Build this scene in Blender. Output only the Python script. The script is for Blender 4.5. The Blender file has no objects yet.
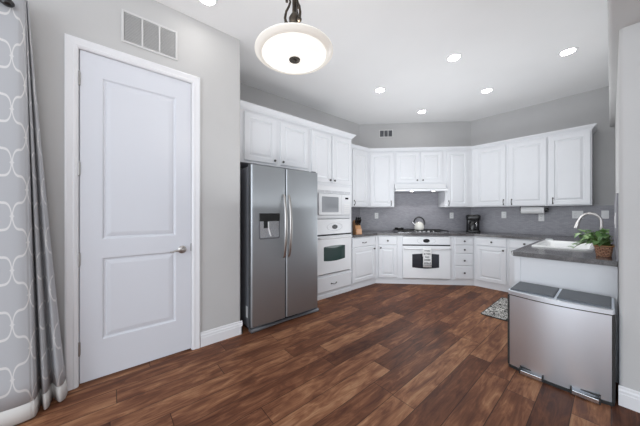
import bpy, bmesh, math, random
from mathutils import Vector, Matrix
SC = bpy.context.scene
COL = SC.collection
PI = math.pi; S = math.sqrt(.5)
random.seed(7)

# ------------------------------------------------------------------ camera
CAM_YAW = 49.8
cam = bpy.data.cameras.new('camera'); cam_o = bpy.data.objects.new('camera', cam); COL.objects.link(cam_o)
cam.sensor_width = 36.0; cam.lens = 36.0 * 246 / 640; cam.clip_start = .02
cam.shift_y = 0.0
cam_o.location = (0, 0, 1.255); cam_o.rotation_euler = (PI/2, 0, math.radians(CAM_YAW))
SC.camera = cam_o
# ------------------------------------------------------------------ world + exposure + large lights
W = bpy.data.worlds.new('world'); SC.world = W; W.use_nodes = True
bg = W.node_tree.nodes['Background']; bg.inputs[0].default_value = (.86, .93, 1, 1); bg.inputs[1].default_value = 1.0
vs = SC.view_settings
vs.view_transform = 'Standard'; vs.look = 'None'; vs.exposure = -.07; vs.gamma = 1.0
vs.use_curve_mapping = False
def area(name, loc, rot, sx, sy, power, col=(1, 1, 1)):
    l = bpy.data.lights.new(name, 'AREA'); l.shape = 'RECTANGLE'; l.size = sx; l.size_y = sy; l.energy = power; l.color = col
    o = bpy.data.objects.new(name, l); COL.objects.link(o); o.location = loc; o.rotation_euler = rot; return o
LAMP = 34.0          # strength of the recessed lamps
area('window_daylight_south', (.2, -3.1, 1.5), (math.radians(90), 0, 0), 4.6, 2.4, 122, (.86, .93, 1))
area('fill_east', (3.15, -.6, 1.5), (math.radians(90), 0, math.radians(90)), 3.6, 2.2, 44, (.86, .93, 1))  # added fill to brighten the left wall; no window on this side
# added fill lights without a real source in the room
def point_fill(name, loc, r, power, col):
    l = bpy.data.lights.new(name, 'POINT'); l.energy = power; l.color = col; l.shadow_soft_size = r
    o = bpy.data.objects.new(name, l); COL.objects.link(o); o.location = loc; return o
point_fill('fill_kitchen', (-1.80, 3.30, .95), .40, 16, (.93, .97, 1))
point_fill('fill_sink', (-.62, 3.75, 1.40), .30, 8, (.93, .97, 1))
area('up_fill_kitchen', (-1.55, 3.45, 1.30), (PI, 0, math.radians(-45)), 1.6, 1.8, 12.8, (.93, .97, 1))  # added area fills facing up to brighten the ceiling
area('up_fill_room', (.5, -.4, 1.6), (PI, 0, 0), 2.0, 1.6, 6, (.95, .98, 1))
area('up_fill_alcove', (-1.88, 1.65, 1.30), (PI, 0, 0), .45, 1.5, 7, (.93, .97, 1))

# ------------------------------------------------------------------ materials
def new_mat(name):
    m = bpy.data.materials.new(name); m.use_nodes = True
    return m, m.node_tree, m.node_tree.nodes['Principled BSDF']
def srgb(r, g, b):
    f = lambda c: (c/255/12.92) if c/255 <= .04045 else ((c/255+.055)/1.055)**2.4
    return (f(r), f(g), f(b), 1)
def plain(name, col, rough=.5, metal=0, emit=None, es=0, coat=0, spec=None):
    m, t, p = new_mat(name)
    p.inputs['Base Color'].default_value = col if len(col) == 4 else (*col, 1)
    p.inputs['Roughness'].default_value = rough; p.inputs['Metallic'].default_value = metal
    if emit: p.inputs['Emission Color'].default_value = (*emit, 1); p.inputs['Emission Strength'].default_value = es
    if coat: p.inputs['Coat Weight'].default_value = coat
    if spec is not None: p.inputs['Specular IOR Level'].default_value = spec
    return m
class NT:
    def __init__(s, t): s.t = t
    def n(s, typ, **kw):
        o = s.t.nodes.new(typ)
        for k, v in kw.items(): setattr(o, k, v)
        return o
    def link(s, a, b): s.t.links.new(a, b)
    def math(s, op, a, b=None, c=None):
        o = s.n('ShaderNodeMath', operation=op)
        for i, v in enumerate((a, b, c)):
            if v is None: continue
            if isinstance(v, (int, float)): o.inputs[i].default_value = v
            else: s.link(v, o.inputs[i])
        return o.outputs[0]
    def ramp(s, fac, stops, interp='LINEAR'):
        o = s.n('ShaderNodeValToRGB'); cr = o.color_ramp; cr.interpolation = interp
        while len(cr.elements) < len(stops): cr.elements.new(.5)
        for e, (p, c) in zip(cr.elements, stops): e.position = p; e.color = c
        s.link(fac, o.inputs[0]); return o.outputs[0]
def noisy(name, c1, c2, scale, rough=.5, bump=0, metal=0, stretch=None, detail=3, coat=0, bscale=None, spec=None, rr=None):
    m, t, p = new_mat(name); k = NT(t)
    tc = k.n('ShaderNodeTexCoord'); src = tc.outputs['Object']
    if stretch:
        mp = k.n('ShaderNodeMapping'); mp.inputs['Scale'].default_value = stretch; k.link(src, mp.inputs[0]); src = mp.outputs[0]
    nz = k.n('ShaderNodeTexNoise'); nz.inputs['Scale'].default_value = scale; nz.inputs['Detail'].default_value = detail; k.link(src, nz.inputs[0])
    k.link(k.ramp(nz.outputs[0], [(.3, c1), (.7, c2)]), p.inputs['Base Color'])
    p.inputs['Roughness'].default_value = rough; p.inputs['Metallic'].default_value = metal
    if rr:
        k.link(k.math('MULTIPLY_ADD', nz.outputs[0], rr[1]-rr[0], rr[0]), p.inputs['Roughness'])
    if coat: p.inputs['Coat Weight'].default_value = coat
    if spec is not None: p.inputs['Specular IOR Level'].default_value = spec
    if bump:
        nb = nz
        if bscale:
            nb = k.n('ShaderNodeTexNoise'); nb.inputs['Scale'].default_value = bscale; nb.inputs['Detail'].default_value = 2; k.link(src, nb.inputs[0])
        b = k.n('ShaderNodeBump'); b.inputs['Strength'].default_value = bump; b.inputs['Distance'].default_value = .004
        k.link(nb.outputs[0], b.inputs['Height']); k.link(b.outputs[0], p.inputs['Normal'])
    return m
def grey(v, a=1): return (v, v, v, 1)
M = {}
M['wall'] = noisy('wall_paint', (.505, .49, .475, 1), (.525, .51, .495, 1), 3, .62, .12, bscale=55)
M['wall'] = noisy('pale_greige_paint', (.545, .54, .535, 1), (.565, .56, .555, 1), 3, .62, .12, bscale=55)
M['wall_kitchen'] = noisy('kitchen_grey_paint', (.51, .505, .505, 1), (.53, .525, .525, 1), 3, .62, .12, bscale=55)
M['ceiling'] = noisy('ceiling_paint', (.86, .86, .86, 1), (.88, .88, .88, 1), 2, .8, .15, bscale=40)
M['trim'] = plain('white_trim', (.80, .80, .82), .35)
M['door'] = plain('white_door_paint', (.72, .735, .785), .33)
M['cab'] = noisy('white_cabinet_paint', (.73, .74, .765, 1), (.75, .76, .785, 1), 4, .34)
M['appl'] = plain('white_enamel', (.82, .83, .85), .18)
M['plastic_white'] = plain('white_plastic', (.85, .85, .85), .4)
M['pewter'] = plain('dark_pewter', (.11, .105, .10), .35, .9)
M['nickel'] = plain('satin_nickel', (.50, .475, .455), .28, 1)
M['chrome'] = plain('chrome', (.85, .85, .86), .12, 1)
M['black'] = plain('black_plastic', (.012, .012, .013), .25)
M['dark'] = plain('dark_gap', (.02, .02, .022), .7)
M['black_matte'] = plain('black_matte', (.02, .02, .02), .55)
M['bronze'] = noisy('dark_bronze', (.035, .028, .022, 1), (.09, .075, .06, 1), 30, .4, metal=.8)
M['fridge_side'] = noisy('fridge_side_grey', (.17, .175, .195, 1), (.18, .185, .205, 1), 90, .45, .1)
M['grille_grey'] = plain('grille_grey', (.16, .165, .18), .35, .3)
M['oven_glass'] = plain('oven_glass', (.03, .06, .055), .06, 0, coat=.6)
M['dark_glass'] = plain('dark_oven_glass', (.025, .027, .035), .07, 0, coat=.5)
M['mw_glass'] = plain('microwave_window', (.33, .345, .37), .12)
M['screen'] = plain('black_display', (.01, .01, .012), .1)
M['lens'] = plain('lamp_lens', (1, 1, 1), .5, 0, (1, .97, .93), LAMP)
M['hood_lens'] = plain('hood_lamp_lens', (1, 1, 1), .5, 0, (1, .97, .92), 9)
M['sink'] = plain('white_sink_enamel', (.86, .86, .85), .15)
M['wood_block'] = noisy('knife_block_wood', (.42, .20, .09, 1), (.55, .29, .13, 1), 12, .45, stretch=(1, 1, .15))
M['wood_pale'] = plain('pale_wood', (.62, .36, .22), .5)
M['stem'] = plain('plant_stem', (.12, .19, .05), .5)
M['soil'] = plain('soil', (.05, .035, .025), .9)
M['paper'] = plain('paper_towel', (.86, .86, .86), .9)
M['towel'] = plain('towel_cloth', (.80, .80, .80), .9)
M['ink'] = plain('towel_ink', (.05, .05, .06), .9)
M['line_grey'] = plain('printed_grey_line', (.42, .43, .46), .4)
M['lid_grey'] = noisy('bin_lid_grey', (.075, .085, .10, 1), (.085, .095, .11, 1), 60, .42)
M['band_white'] = plain('curtain_band', (.62, .60, .58), .9)
M['vent_back'] = plain('vent_back', (.40, .40, .40), .8)
M['vent_frame'] = plain('vent_frame_paint', (.64, .635, .63), .5)
M['hinge'] = plain('hinge_steel', (.42, .41, .40), .35, .9)
M['vent_dark'] = plain('vent_dark', (.07, .07, .07), .8)
M['sponge'] = plain('sponge_grey', (.50, .52, .52), .9)

def brushed(name, col, rough, stretch, amt=.06, bump=.02):
    m, t, p = new_mat(name); k = NT(t)
    tc = k.n('ShaderNodeTexCoord'); mp = k.n('ShaderNodeMapping'); mp.inputs['Scale'].default_value = stretch
    k.link(tc.outputs['Object'], mp.inputs[0])
    nz = k.n('ShaderNodeTexNoise'); nz.inputs['Scale'].default_value = 6; nz.inputs['Detail'].default_value = 4; k.link(mp.outputs[0], nz.inputs[0])
    k.link(k.math('MULTIPLY_ADD', nz.outputs[0], amt*2, rough-amt), p.inputs['Roughness'])
    p.inputs['Base Color'].default_value = (*col, 1); p.inputs['Metallic'].default_value = 1
    b = k.n('ShaderNodeBump'); b.inputs['Strength'].default_value = bump; b.inputs['Distance'].default_value = .002
    k.link(nz.outputs[0], b.inputs['Height']); k.link(b.outputs[0], p.inputs['Normal'])
    return m
M['steel'] = brushed('brushed_steel_fridge', (.42, .44, .46), .42, (.3, .3, 60), .03, .004)
M['steel_bin'] = brushed('brushed_steel_bin', (.85, .90, .96), .36, (40, 1, .5), .04)
M['steel_plain'] = plain('steel', (.6, .6, .62), .25, 1)

def floor_mat():
    m, t, p = new_mat('hand_scraped_wood_planks'); k = NT(t)
    tc = k.n('ShaderNodeTexCoord'); sx = k.n('ShaderNodeSeparateXYZ'); k.link(tc.outputs['Object'], sx.inputs[0])
    WD, LN = .162, 1.22
    xr = k.math('DIVIDE', sx.outputs[0], WD); row = k.math('FLOOR', xr); fx = k.math('FRACT', xr)
    wn = k.n('ShaderNodeTexWhiteNoise', noise_dimensions='1D'); k.link(row, wn.inputs['W'])
    yr = k.math('ADD', k.math('DIVIDE', sx.outputs[1], LN), k.math('MULTIPLY', wn.outputs[0], 7.31))
    col = k.math('FLOOR', yr); fy = k.math('FRACT', yr)
    cb = k.n('ShaderNodeCombineXYZ'); k.link(row, cb.inputs[0]); k.link(col, cb.inputs[1])
    w2 = k.n('ShaderNodeTexWhiteNoise', noise_dimensions='2D'); k.link(cb.outputs[0], w2.inputs['Vector'])
    # long grain, offset per plank
    off = k.n('ShaderNodeCombineXYZ')
    k.link(k.math('MULTIPLY', sx.outputs[0], 10), off.inputs[0]); k.link(k.math('MULTIPLY', sx.outputs[1], 2.2), off.inputs[1]); k.link(k.math('MULTIPLY', w2.outputs[0], 40), off.inputs[2])
    g1 = k.n('ShaderNodeTexNoise'); g1.inputs['Scale'].default_value = 1.6; g1.inputs['Detail'].default_value = 6; g1.inputs['Roughness'].default_value = .62; g1.inputs['Distortion'].default_value = .9; k.link(off.outputs[0], g1.inputs[0])
    off2 = k.n('ShaderNodeCombineXYZ')
    k.link(k.math('MULTIPLY', sx.outputs[0], 75), off2.inputs[0]); k.link(k.math('MULTIPLY', sx.outputs[1], 3.2), off2.inputs[1]); k.link(k.math('MULTIPLY', w2.outputs[0], 90), off2.inputs[2])
    g2 = k.n('ShaderNodeTexNoise'); g2.inputs['Scale'].default_value = 1.5; g2.inputs['Detail'].default_value = 4; g2.inputs['Distortion'].default_value = .5; k.link(off2.outputs[0], g2.inputs[0])
    mixv = k.math('ADD', k.math('MULTIPLY', w2.outputs[0], .34), k.math('ADD', k.math('MULTIPLY', g1.outputs[0], .95), k.math('MULTIPLY', g2.outputs[0], .30)))
    cr = k.ramp(k.math('MULTIPLY_ADD', mixv, 1.25, -.42), [(.10, srgb(50, 29, 22)), (.36, srgb(84, 51, 37)), (.58, srgb(108, 69, 50)), (.78, srgb(142, 98, 71)), (.97, srgb(172, 130, 98))])
    ex = k.math('MINIMUM', fx, k.math('SUBTRACT', 1, fx)); ey = k.math('MINIMUM', fy, k.math('SUBTRACT', 1, fy))
    gap = k.math('MINIMUM', k.math('MULTIPLY', ex, WD), k.math('MULTIPLY', ey, LN))
    gm = k.n('ShaderNodeMapRange'); gm.inputs[1].default_value = .0006; gm.inputs[2].default_value = .0030; k.link(gap, gm.inputs[0])
    mx = k.n('ShaderNodeMix', data_type='RGBA'); mx.inputs['A'].default_value = srgb(40, 24, 18); k.link(cr, mx.inputs['B']); k.link(gm.outputs[0], mx.inputs['Factor'])
    k.link(mx.outputs['Result'], p.inputs['Base Color'])
    k.link(k.math('MULTIPLY_ADD', g1.outputs[0], .25, .36), p.inputs['Roughness']); p.inputs['Specular IOR Level'].default_value = .13
    h = k.math('ADD', k.math('MULTIPLY', gm.outputs[0], .6), k.math('ADD', k.math('MULTIPLY', g1.outputs[0], .9), k.math('MULTIPLY', g2.outputs[0], .3)))
    b = k.n('ShaderNodeBump'); b.inputs['Strength'].default_value = .35; b.inputs['Distance'].default_value = .004
    k.link(h, b.inputs['Height']); k.link(b.outputs[0], p.inputs['Normal'])
    return m
M['floor'] = floor_mat()

def tile_mat():
    m, t, p = new_mat('grey_mosaic_backsplash'); k = NT(t)
    tc = k.n('ShaderNodeTexCoord')
    br = k.n('ShaderNodeTexBrick'); br.inputs['Scale'].default_value = 1; br.inputs['Brick Width'].default_value = .05; br.inputs['Row Height'].default_value = .016
    br.inputs['Mortar Size'].default_value = .0012; br.inputs['Color1'].default_value = srgb(146, 145, 152); br.inputs['Color2'].default_value = srgb(162, 161, 168); br.inputs['Mortar'].default_value = srgb(138, 137, 142)
    k.link(tc.outputs['UV'], br.inputs[0])
    nz = k.n('ShaderNodeTexNoise'); nz.inputs['Scale'].default_value = 90; k.link(tc.outputs['Object'], nz.inputs[0])
    mx = k.n('ShaderNodeMix', data_type='RGBA', blend_type='MULTIPLY'); mx.inputs['Factor'].default_value = .35
    k.link(br.outputs[0], mx.inputs['A']); k.link(k.ramp(nz.outputs[0], [(.3, grey(.78)), (.7, grey(1))]), mx.inputs['B'])
    k.link(mx.outputs['Result'], p.inputs['Base Color']); p.inputs['Roughness'].default_value = .42
    return m
M['tile'] = tile_mat()
def counter_mat():
    m, t, p = new_mat('grey_quartz_worktop'); k = NT(t)
    tc = k.n('ShaderNodeTexCoord')
    nz = k.n('ShaderNodeTexNoise'); nz.inputs['Scale'].default_value = 140; nz.inputs['Detail'].default_value = 3; k.link(tc.outputs['Object'], nz.inputs[0])
    n2 = k.n('ShaderNodeTexNoise'); n2.inputs['Scale'].default_value = 14; n2.inputs['Detail'].default_value = 4; k.link(tc.outputs['Object'], n2.inputs[0])
    v = k.math('ADD', k.math('MULTIPLY', nz.outputs[0], .6), k.math('MULTIPLY', n2.outputs[0], .4))
    k.link(k.ramp(v, [(.35, srgb(70, 67, 69)), (.52, srgb(90, 87, 88)), (.66, srgb(118, 115, 114))]), p.inputs['Base Color'])
    p.inputs['Roughness'].default_value = .16
    return m
M['counter'] = counter_mat()
def curtain_mat():
    m, t, p = new_mat('grey_trellis_curtain'); k = NT(t)
    uv = k.n('ShaderNodeTexCoord'); sx = k.n('ShaderNodeSeparateXYZ'); k.link(uv.outputs['UV'], sx.inputs[0])
    a = k.math('MULTIPLY_ADD', sx.outputs[0], 2*PI/.15, -2*PI*.2); b = k.math('MULTIPLY_ADD', sx.outputs[1], 2*PI/.32, -2*PI*2.356/.32)
    def cs(x, n): return k.math('COSINE', k.math('MULTIPLY', x, n))
    sab = k.math('ABSOLUTE', k.math('MULTIPLY', k.math('SINE', a), k.math('SINE', b)))
    f = k.math('ADD', k.math('ADD', cs(a, 1), cs(b, 1)), k.math('MULTIPLY', k.math('MULTIPLY', k.math('SUBTRACT', cs(a, 1), cs(b, 1)), sab), -.95))
    line = k.n('ShaderNodeMapRange'); line.inputs[1].default_value = .12; line.inputs[2].default_value = .20; line.inputs[3].default_value = 1; line.inputs[4].default_value = 0
    wd = k.math('ADD', k.math('ADD', k.math('ABSOLUTE', k.math('SINE', a)), k.math('MULTIPLY', k.math('ABSOLUTE', k.math('SINE', b)), .6)), .18)
    k.link(k.math('DIVIDE', k.math('ABSOLUTE', f), wd), line.inputs[0])
    mx = k.n('ShaderNodeMix', data_type='RGBA'); mx.inputs['A'].default_value = (.455, .46, .48, 1); mx.inputs['B'].default_value = (.68, .67, .665, 1)
    k.link(line.outputs[0], mx.inputs['Factor']); k.link(mx.outputs['Result'], p.inputs['Base Color'])
    nz = k.n('ShaderNodeTexNoise'); nz.inputs['Scale'].default_value = 700; k.link(uv.outputs['UV'], nz.inputs[0])
    bp = k.n('ShaderNodeBump'); bp.inputs['Strength'].default_value = .15; bp.inputs['Distance'].default_value = .001; k.link(nz.outputs[0], bp.inputs['Height']); k.link(bp.outputs[0], p.inputs['Normal'])
    p.inputs['Roughness'].default_value = .85
    return m
M['curtain'] = curtain_mat()
def rug_mat():
    m, t, p = new_mat('black_and_white_rug'); k = NT(t)
    tc = k.n('ShaderNodeTexCoord')
    nz = k.n('ShaderNodeTexNoise'); nz.inputs['Scale'].default_value = 9; nz.inputs['Detail'].default_value = 1; nz.inputs['Distortion'].default_value = 1.6; k.link(tc.outputs['Object'], nz.inputs[0])
    w = k.math('ABSOLUTE', k.math('SUBTRACT', k.math('FRACT', k.math('MULTIPLY', nz.outputs[0], 9)), .5))
    k.link(k.ramp(w, [(.24, srgb(34, 33, 33)), (.29, srgb(214, 211, 205))]), p.inputs['Base Color']); p.inputs['Roughness'].default_value = .95
    return m
M['rug'] = rug_mat()
def basket_mat():
    m, t, p = new_mat('woven_basket'); k = NT(t)
    tc = k.n('ShaderNodeTexCoord')
    br = k.n('ShaderNodeTexBrick'); br.inputs['Scale'].default_value = 1; br.inputs['Brick Width'].default_value = .028; br.inputs['Row Height'].default_value = .013; br.inputs['Mortar Size'].default_value = .002
    br.inputs['Color1'].default_value = srgb(168, 112, 84); br.inputs['Color2'].default_value = srgb(205, 160, 128); br.inputs['Mortar'].default_value = srgb(80, 46, 32)
    k.link(tc.outputs['UV'], br.inputs[0]); k.link(br.outputs[0], p.inputs['Base Color'])
    b = k.n('ShaderNodeBump'); b.inputs['Strength'].default_value = .8; b.inputs['Distance'].default_value = .004; b.invert = True
    k.link(br.outputs['Fac'], b.inputs['Height']); k.link(b.outputs[0], p.inputs['Normal']); p.inputs['Roughness'].default_value = .7
    return m
M['basket'] = basket_mat()
M['leaf'] = noisy('leaf_green', srgb(70, 112, 58), srgb(172, 206, 140), 14, .4)
def pendant_mat():
    m, t, p = new_mat('alabaster_glass'); k = NT(t)
    tc = k.n('ShaderNodeTexCoord'); nz = k.n('ShaderNodeTexNoise'); nz.inputs['Scale'].default_value = 9; nz.inputs['Detail'].default_value = 4; k.link(tc.outputs['Object'], nz.inputs[0])
    k.link(k.ramp(nz.outputs[0], [(.3, (.80, .77, .72, 1)), (.7, (.88, .86, .82, 1))]), p.inputs['Base Color']); p.inputs['Roughness'].default_value = .25
    p.inputs['Emission Color'].default_value = (1, .97, .90, 1); p.inputs['Emission Strength'].default_value = .75
    return m
M['alabaster'] = pendant_mat()

# ------------------------------------------------------------------ mesh helpers
class MB:
    def __init__(s): s.b = bmesh.new(); s.uv = None
    def box(s, x0, x1, y0, y1, z0, z1, bev=0, seg=2):
        v = [s.b.verts.new(p) for p in ((x0,y0,z0),(x1,y0,z0),(x1,y1,z0),(x0,y1,z0),(x0,y0,z1),(x1,y0,z1),(x1,y1,z1),(x0,y1,z1))]
        fs = [s.b.faces.new([v[i] for i in q]) for q in ((3,2,1,0),(4,5,6,7),(0,1,5,4),(1,2,6,5),(2,3,7,6),(3,0,4,7))]
        if bev:
            es = list({e for f in fs for e in f.edges})
            bmesh.ops.bevel(s.b, geom=es, offset=bev, segments=seg, affect='EDGES', profile=.5)
        return s
    def prism(s, poly, z0, z1, bev=0):
        n = len(poly)
        a = [s.b.verts.new((x, y, z0)) for x, y in poly]; c = [s.b.verts.new((x, y, z1)) for x, y in poly]
        fs = [s.b.faces.new(a[::-1]), s.b.faces.new(c)]
        for i in range(n): fs.append(s.b.faces.new((a[i], a[(i+1) % n], c[(i+1) % n], c[i])))
        if bev:
            es = list({e for f in fs for e in f.edges}); bmesh.ops.bevel(s.b, geom=es, offset=bev, segments=2, affect='EDGES', profile=.5)
        return s
    def loft(s, loops, cap0=True, cap1=True, close=True):
        R = [[s.b.verts.new(p) for p in L] for L in loops]
        n = len(R[0])
        for A, B in zip(R, R[1:]):
            for i in range(n if close else n-1):
                j = (i+1) % n
                s.b.faces.new((A[i], A[j], B[j], B[i]))
        if cap0: s.b.faces.new(R[0][::-1])
        if cap1: s.b.faces.new(R[-1])
        return s
    def panel(s, x0, x1, z0, z1, rings, back=None):
        """nested rectangles facing -y; rings = [(inset, y), ...] from the outside in."""
        L = [[(x0+i, y, z0+i), (x1-i, y, z0+i), (x1-i, y, z1-i), (x0+i, y, z1-i)] for i, y in rings]
        return s.loft(L, cap0=back is not False, cap1=True)
    def lathe(s, prof, seg=32, c=(0, 0, 0), ax='z', cap=True):
        L = []
        for r, h in prof:
            ring = []
            for i in range(seg):
                a = 2*PI*i/seg; u, v = max(r, 1e-5)*math.cos(a), max(r, 1e-5)*math.sin(a)
                p = {'z': (u, v, h), 'y': (u, h, -v), 'x': (h, u, v)}[ax]
                ring.append((p[0]+c[0], p[1]+c[1], p[2]+c[2]))
            L.append(ring)
        return s.loft(L, cap, cap)
    def tube(s, pts, r, seg=10, closed=False):
        pts = [Vector(p) for p in pts]; n = len(pts)
        rs = r if isinstance(r, (list, tuple)) else [r]*n
        L = []; nrm = None
        for i in range(n):
            if closed: d = pts[(i+1) % n] - pts[i-1]
            else: d = pts[min(i+1, n-1)] - pts[max(i-1, 0)]
            d.normalize()
            if nrm is None:
                nrm = d.orthogonal().normalized()
            else:
                nrm = (nrm - d*nrm.dot(d)).normalized()
            bi = d.cross(nrm)
            L.append([pts[i] + (nrm*math.cos(2*PI*k/seg) + bi*math.sin(2*PI*k/seg))*rs[i] for k in range(seg)])
        if closed:
            # close the seam on itself
            R = [[s.b.verts.new(p) for p in q] for q in L]
            for a in range(n):
                A, B = R[a], R[(a+1) % n]
                for i in range(seg): s.b.faces.new((A[i], A[(i+1) % seg], B[(i+1) % seg], B[i]))
            return s
        return s.loft(L)
    def sphere(s, c, r, sc=(1, 1, 1), seg=16):
        m = Matrix.Translation(c) @ Matrix.Diagonal((r*sc[0], r*sc[1], r*sc[2], 1))
        bmesh.ops.create_uvsphere(s.b, u_segments=seg, v_segments=seg//2, radius=1, matrix=m); return s
    def uvquad(s, p, uv):
        if s.uv is None: s.uv = s.b.loops.layers.uv.new('UVMap')
        f = s.b.faces.new([s.b.verts.new(q) for q in p])
        for l, t in zip(f.loops, uv): l[s.uv].uv = t
        return s
    def build(s, name, mat, parent=None, smooth=None, label=None, mods=None):
        bmesh.ops.recalc_face_normals(s.b, faces=s.b.faces)
        me = bpy.data.meshes.new(name); s.b.to_mesh(me); s.b.free()
        o = bpy.data.objects.new(name, me); COL.objects.link(o); me.materials.append(M[mat] if isinstance(mat, str) else mat)
        if parent: o.parent = parent
        if smooth is not None:
            for p in me.polygons: p.use_smooth = True
            me.set_sharp_from_angle(angle=math.radians(smooth))
        if label: o['label'] = label
        return o
def arc(cx, cz, r, a0, a1, n=10):
    return [(cx + r*math.cos(math.radians(a0+(a1-a0)*i/n)), cz + r*math.sin(math.radians(a0+(a1-a0)*i/n))) for i in range(n+1)]
def rrect(x0, x1, z0, z1, r, n=5):
    return arc(x1-r, z1-r, r, 0, 90, n) + arc(x0+r, z1-r, r, 90, 180, n) + arc(x0+r, z0+r, r, 180, 270, n) + arc(x1-r, z0+r, r, 270, 360, n)
def plate(mb, x0, x1, z0, z1, y0, y1, r, bow=0):
    """rounded-corner plate between y0 (front) and y1 (back)."""
    q = rrect(x0, x1, z0, z1, r)
    e = min(.004, abs(y1-y0)*.45)
    q2 = rrect(x0+e, x1-e, z0+e, z1-e, max(r-e, .001))
    mb.loft([[(x, y1, z) for x, z in q], [(x, y0+e, z) for x, z in q], [(x, y0, z) for x, z in q2]]); return mb
def ellipse_plate(mb, cx, cz, rx, rz, y0, y1, n=32):
    mb.loft([[(cx+rx*math.cos(2*PI*i/n), y, cz+rz*math.sin(2*PI*i/n)) for i in range(n)] for y in (y1, y0)]); return mb
def thing(name, label, cat, loc=(0, 0, 0), rz=0, group=None):
    o = bpy.data.objects.new(name, None); COL.objects.link(o); o.empty_display_size = .1
    o.location = loc; o.rotation_euler = (0, 0, rz); o['label'] = label; o['category'] = cat
    if group: o['group'] = group
    return o
def tag(o, label, cat, group=None):
    o['label'] = label; o['category'] = cat
    if group: o['group'] = group
    return o
def struct(o, label=None, cat=None):
    o['kind'] = 'structure'
    if label: o['label'] = label
    if cat: o['category'] = cat
    return o
def copy_tree(o, parent=None):
    c = o.copy(); COL.objects.link(c)
    if parent: c.parent = parent
    for ch in list(o.children): copy_tree(ch, c)
    return c

# ------------------------------------------------------------------ room
CEIL = 3.05; LOW = 2.462
XL = -2.487            # wall with the door
XK = -3.30             # wall behind the fridge run
YK = 5.365             # wall behind the right run
YE = 1.022             # end of the door wall
CA = (XK, 3.837); CB = (-1.772, YK)
struct(MB().box(-3.6, 3.3, -3.2, 5.6, -.05, 0).build('floor', 'floor'), 'dark brown hand-scraped wood plank floor', 'floor')
struct(MB().box(-3.6, 3.3, -3.2, 5.6, CEIL, CEIL+.08).build('ceiling', 'ceiling'), 'smooth white ceiling with recessed lights', 'ceiling')
# left wall: opening with the curtain to the south, doorway, rounded end
b = MB()
DY0, DY1, DZ = -.200, .572, 2.462      # rough opening of the door
def rounded_end(x0, x1, y0, y1, z0, z1, r=.018):
    poly = [(x0, y0), (x1, y0)] + [(x1-r+r*math.cos(a), y1-r+r*math.sin(a)) for a in [i*PI/12 for i in range(7)]] + [(x0, y1)]
    b.prism(poly, z0, z1)
rounded_end(XL-.13, XL, DY1, YE, 0, CEIL)
b.box(XL-.13, XL, DY0, DY1, DZ, CEIL)
b.box(XL-.13, XL, -.80, DY0, 0, CEIL)
b.box(XL-.13, XL, -2.7, -.80, 2.38, CEIL)
b.box(XL-.13, XL, -3.2, -2.7, 0, CEIL)
struct(b.build('wall_left', 'wall', smooth=30), 'light greige wall around the white door', 'wall')
struct(MB().box(XK-.12, XK, YE-.2, CA[1]+.05, 0, CEIL).box(XK, XL-.13, YE-.12, YE-.005, 0, CEIL).build('wall_alcove', 'wall_kitchen'), 'greige wall behind the fridge and oven tower', 'wall')
d = Vector((CB[0]-CA[0], CB[1]-CA[1])); dn = Vector((-S, S))
b = MB(); b.prism([CA, CB, (CB[0]+dn.x*.12, CB[1]+dn.y*.12), (CA[0]+dn.x*.12, CA[1]+dn.y*.12)], 0, CEIL)
struct(b.build('wall_corner', 'wall_kitchen'), 'angled greige wall behind the range hood', 'wall')
struct(MB().box(CB[0]-.05, .15, YK, YK+.12, 0, CEIL).build('wall_back', 'wall_kitchen'), 'greige wall above the sink-side cabinets', 'wall')
XS = .035; YW = 2.545
b = MB(); r = .02
poly = [(XS, YK), (XS, YW+r)] + [(XS+r-r*math.cos(a), YW+r-r*math.sin(a)) for a in [i*PI/12 for i in range(1, 7)]] + [(3.2, YW), (3.2, YW+.12), (XS+.12, YW+.12), (XS+.12, YK)]
b.prism(poly, 0, LOW)
struct(b.build('wall_right', 'wall', smooth=30), 'pale greige wall end beside the steel bin', 'wall')
# lower ceiling with rounded edge above the right hand wall
b = MB(); r = .022; x0 = -.014
prof = [(x0, CEIL), (x0, LOW+r)] + [(x0+r-r*math.cos(a), LOW+r-r*math.sin(a)) for a in [i*PI/12 for i in range(1, 7)]] + [(3.2, LOW), (3.2, CEIL)]
b.loft([[(x, y, z) for x, z in prof] for y in (.9, YK)])
struct(b.build('ceiling_lower', 'wall', smooth=30), 'dropped lower ceiling with a rounded edge over the right wall', 'ceiling')
struct(MB().box(3.2, 3.3, -3.2, YW+.12, 0, CEIL).build('wall_east', 'wall'))
# baseboards
def bb_profile(mb, p0, p1, nx, ny, h=.135, t=.016, e0=0, e1=0):
    P0, P1 = Vector(p0), Vector(p1); dr = (P1-P0).normalized()
    pr = [(0, 0), (t, 0), (t, h*.62), (t*.8, h*.66), (t*.8, h*.78), (t*.45, h*.86), (t*.45, h*.95), (t*.2, h), (0, h)]
    A = [(P0.x+nx*o-dr.x*e0, P0.y+ny*o-dr.y*e0, z) for o, z in pr]; B_ = [(P1.x+nx*o+dr.x*e1, P1.y+ny*o+dr.y*e1, z) for o, z in pr]
    mb.loft([A, B_])
b = MB(); bb_profile(b, (XL, .631), (XL, YE), 1, 0, e1=.014); b.box(XL-.03, XL+.016, YE, YE+.014, 0, .12)
struct(b.build('baseboard_left', 'trim'), 'white moulded baseboard beside the door', 'baseboard')
b = MB(); bb_profile(b, (3.2, YW), (XS-.004, YW), 0, -1, h=.125)
struct(b.build('baseboard_right', 'trim'), 'white moulded baseboard at the foot of the right wall', 'baseboard')
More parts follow.
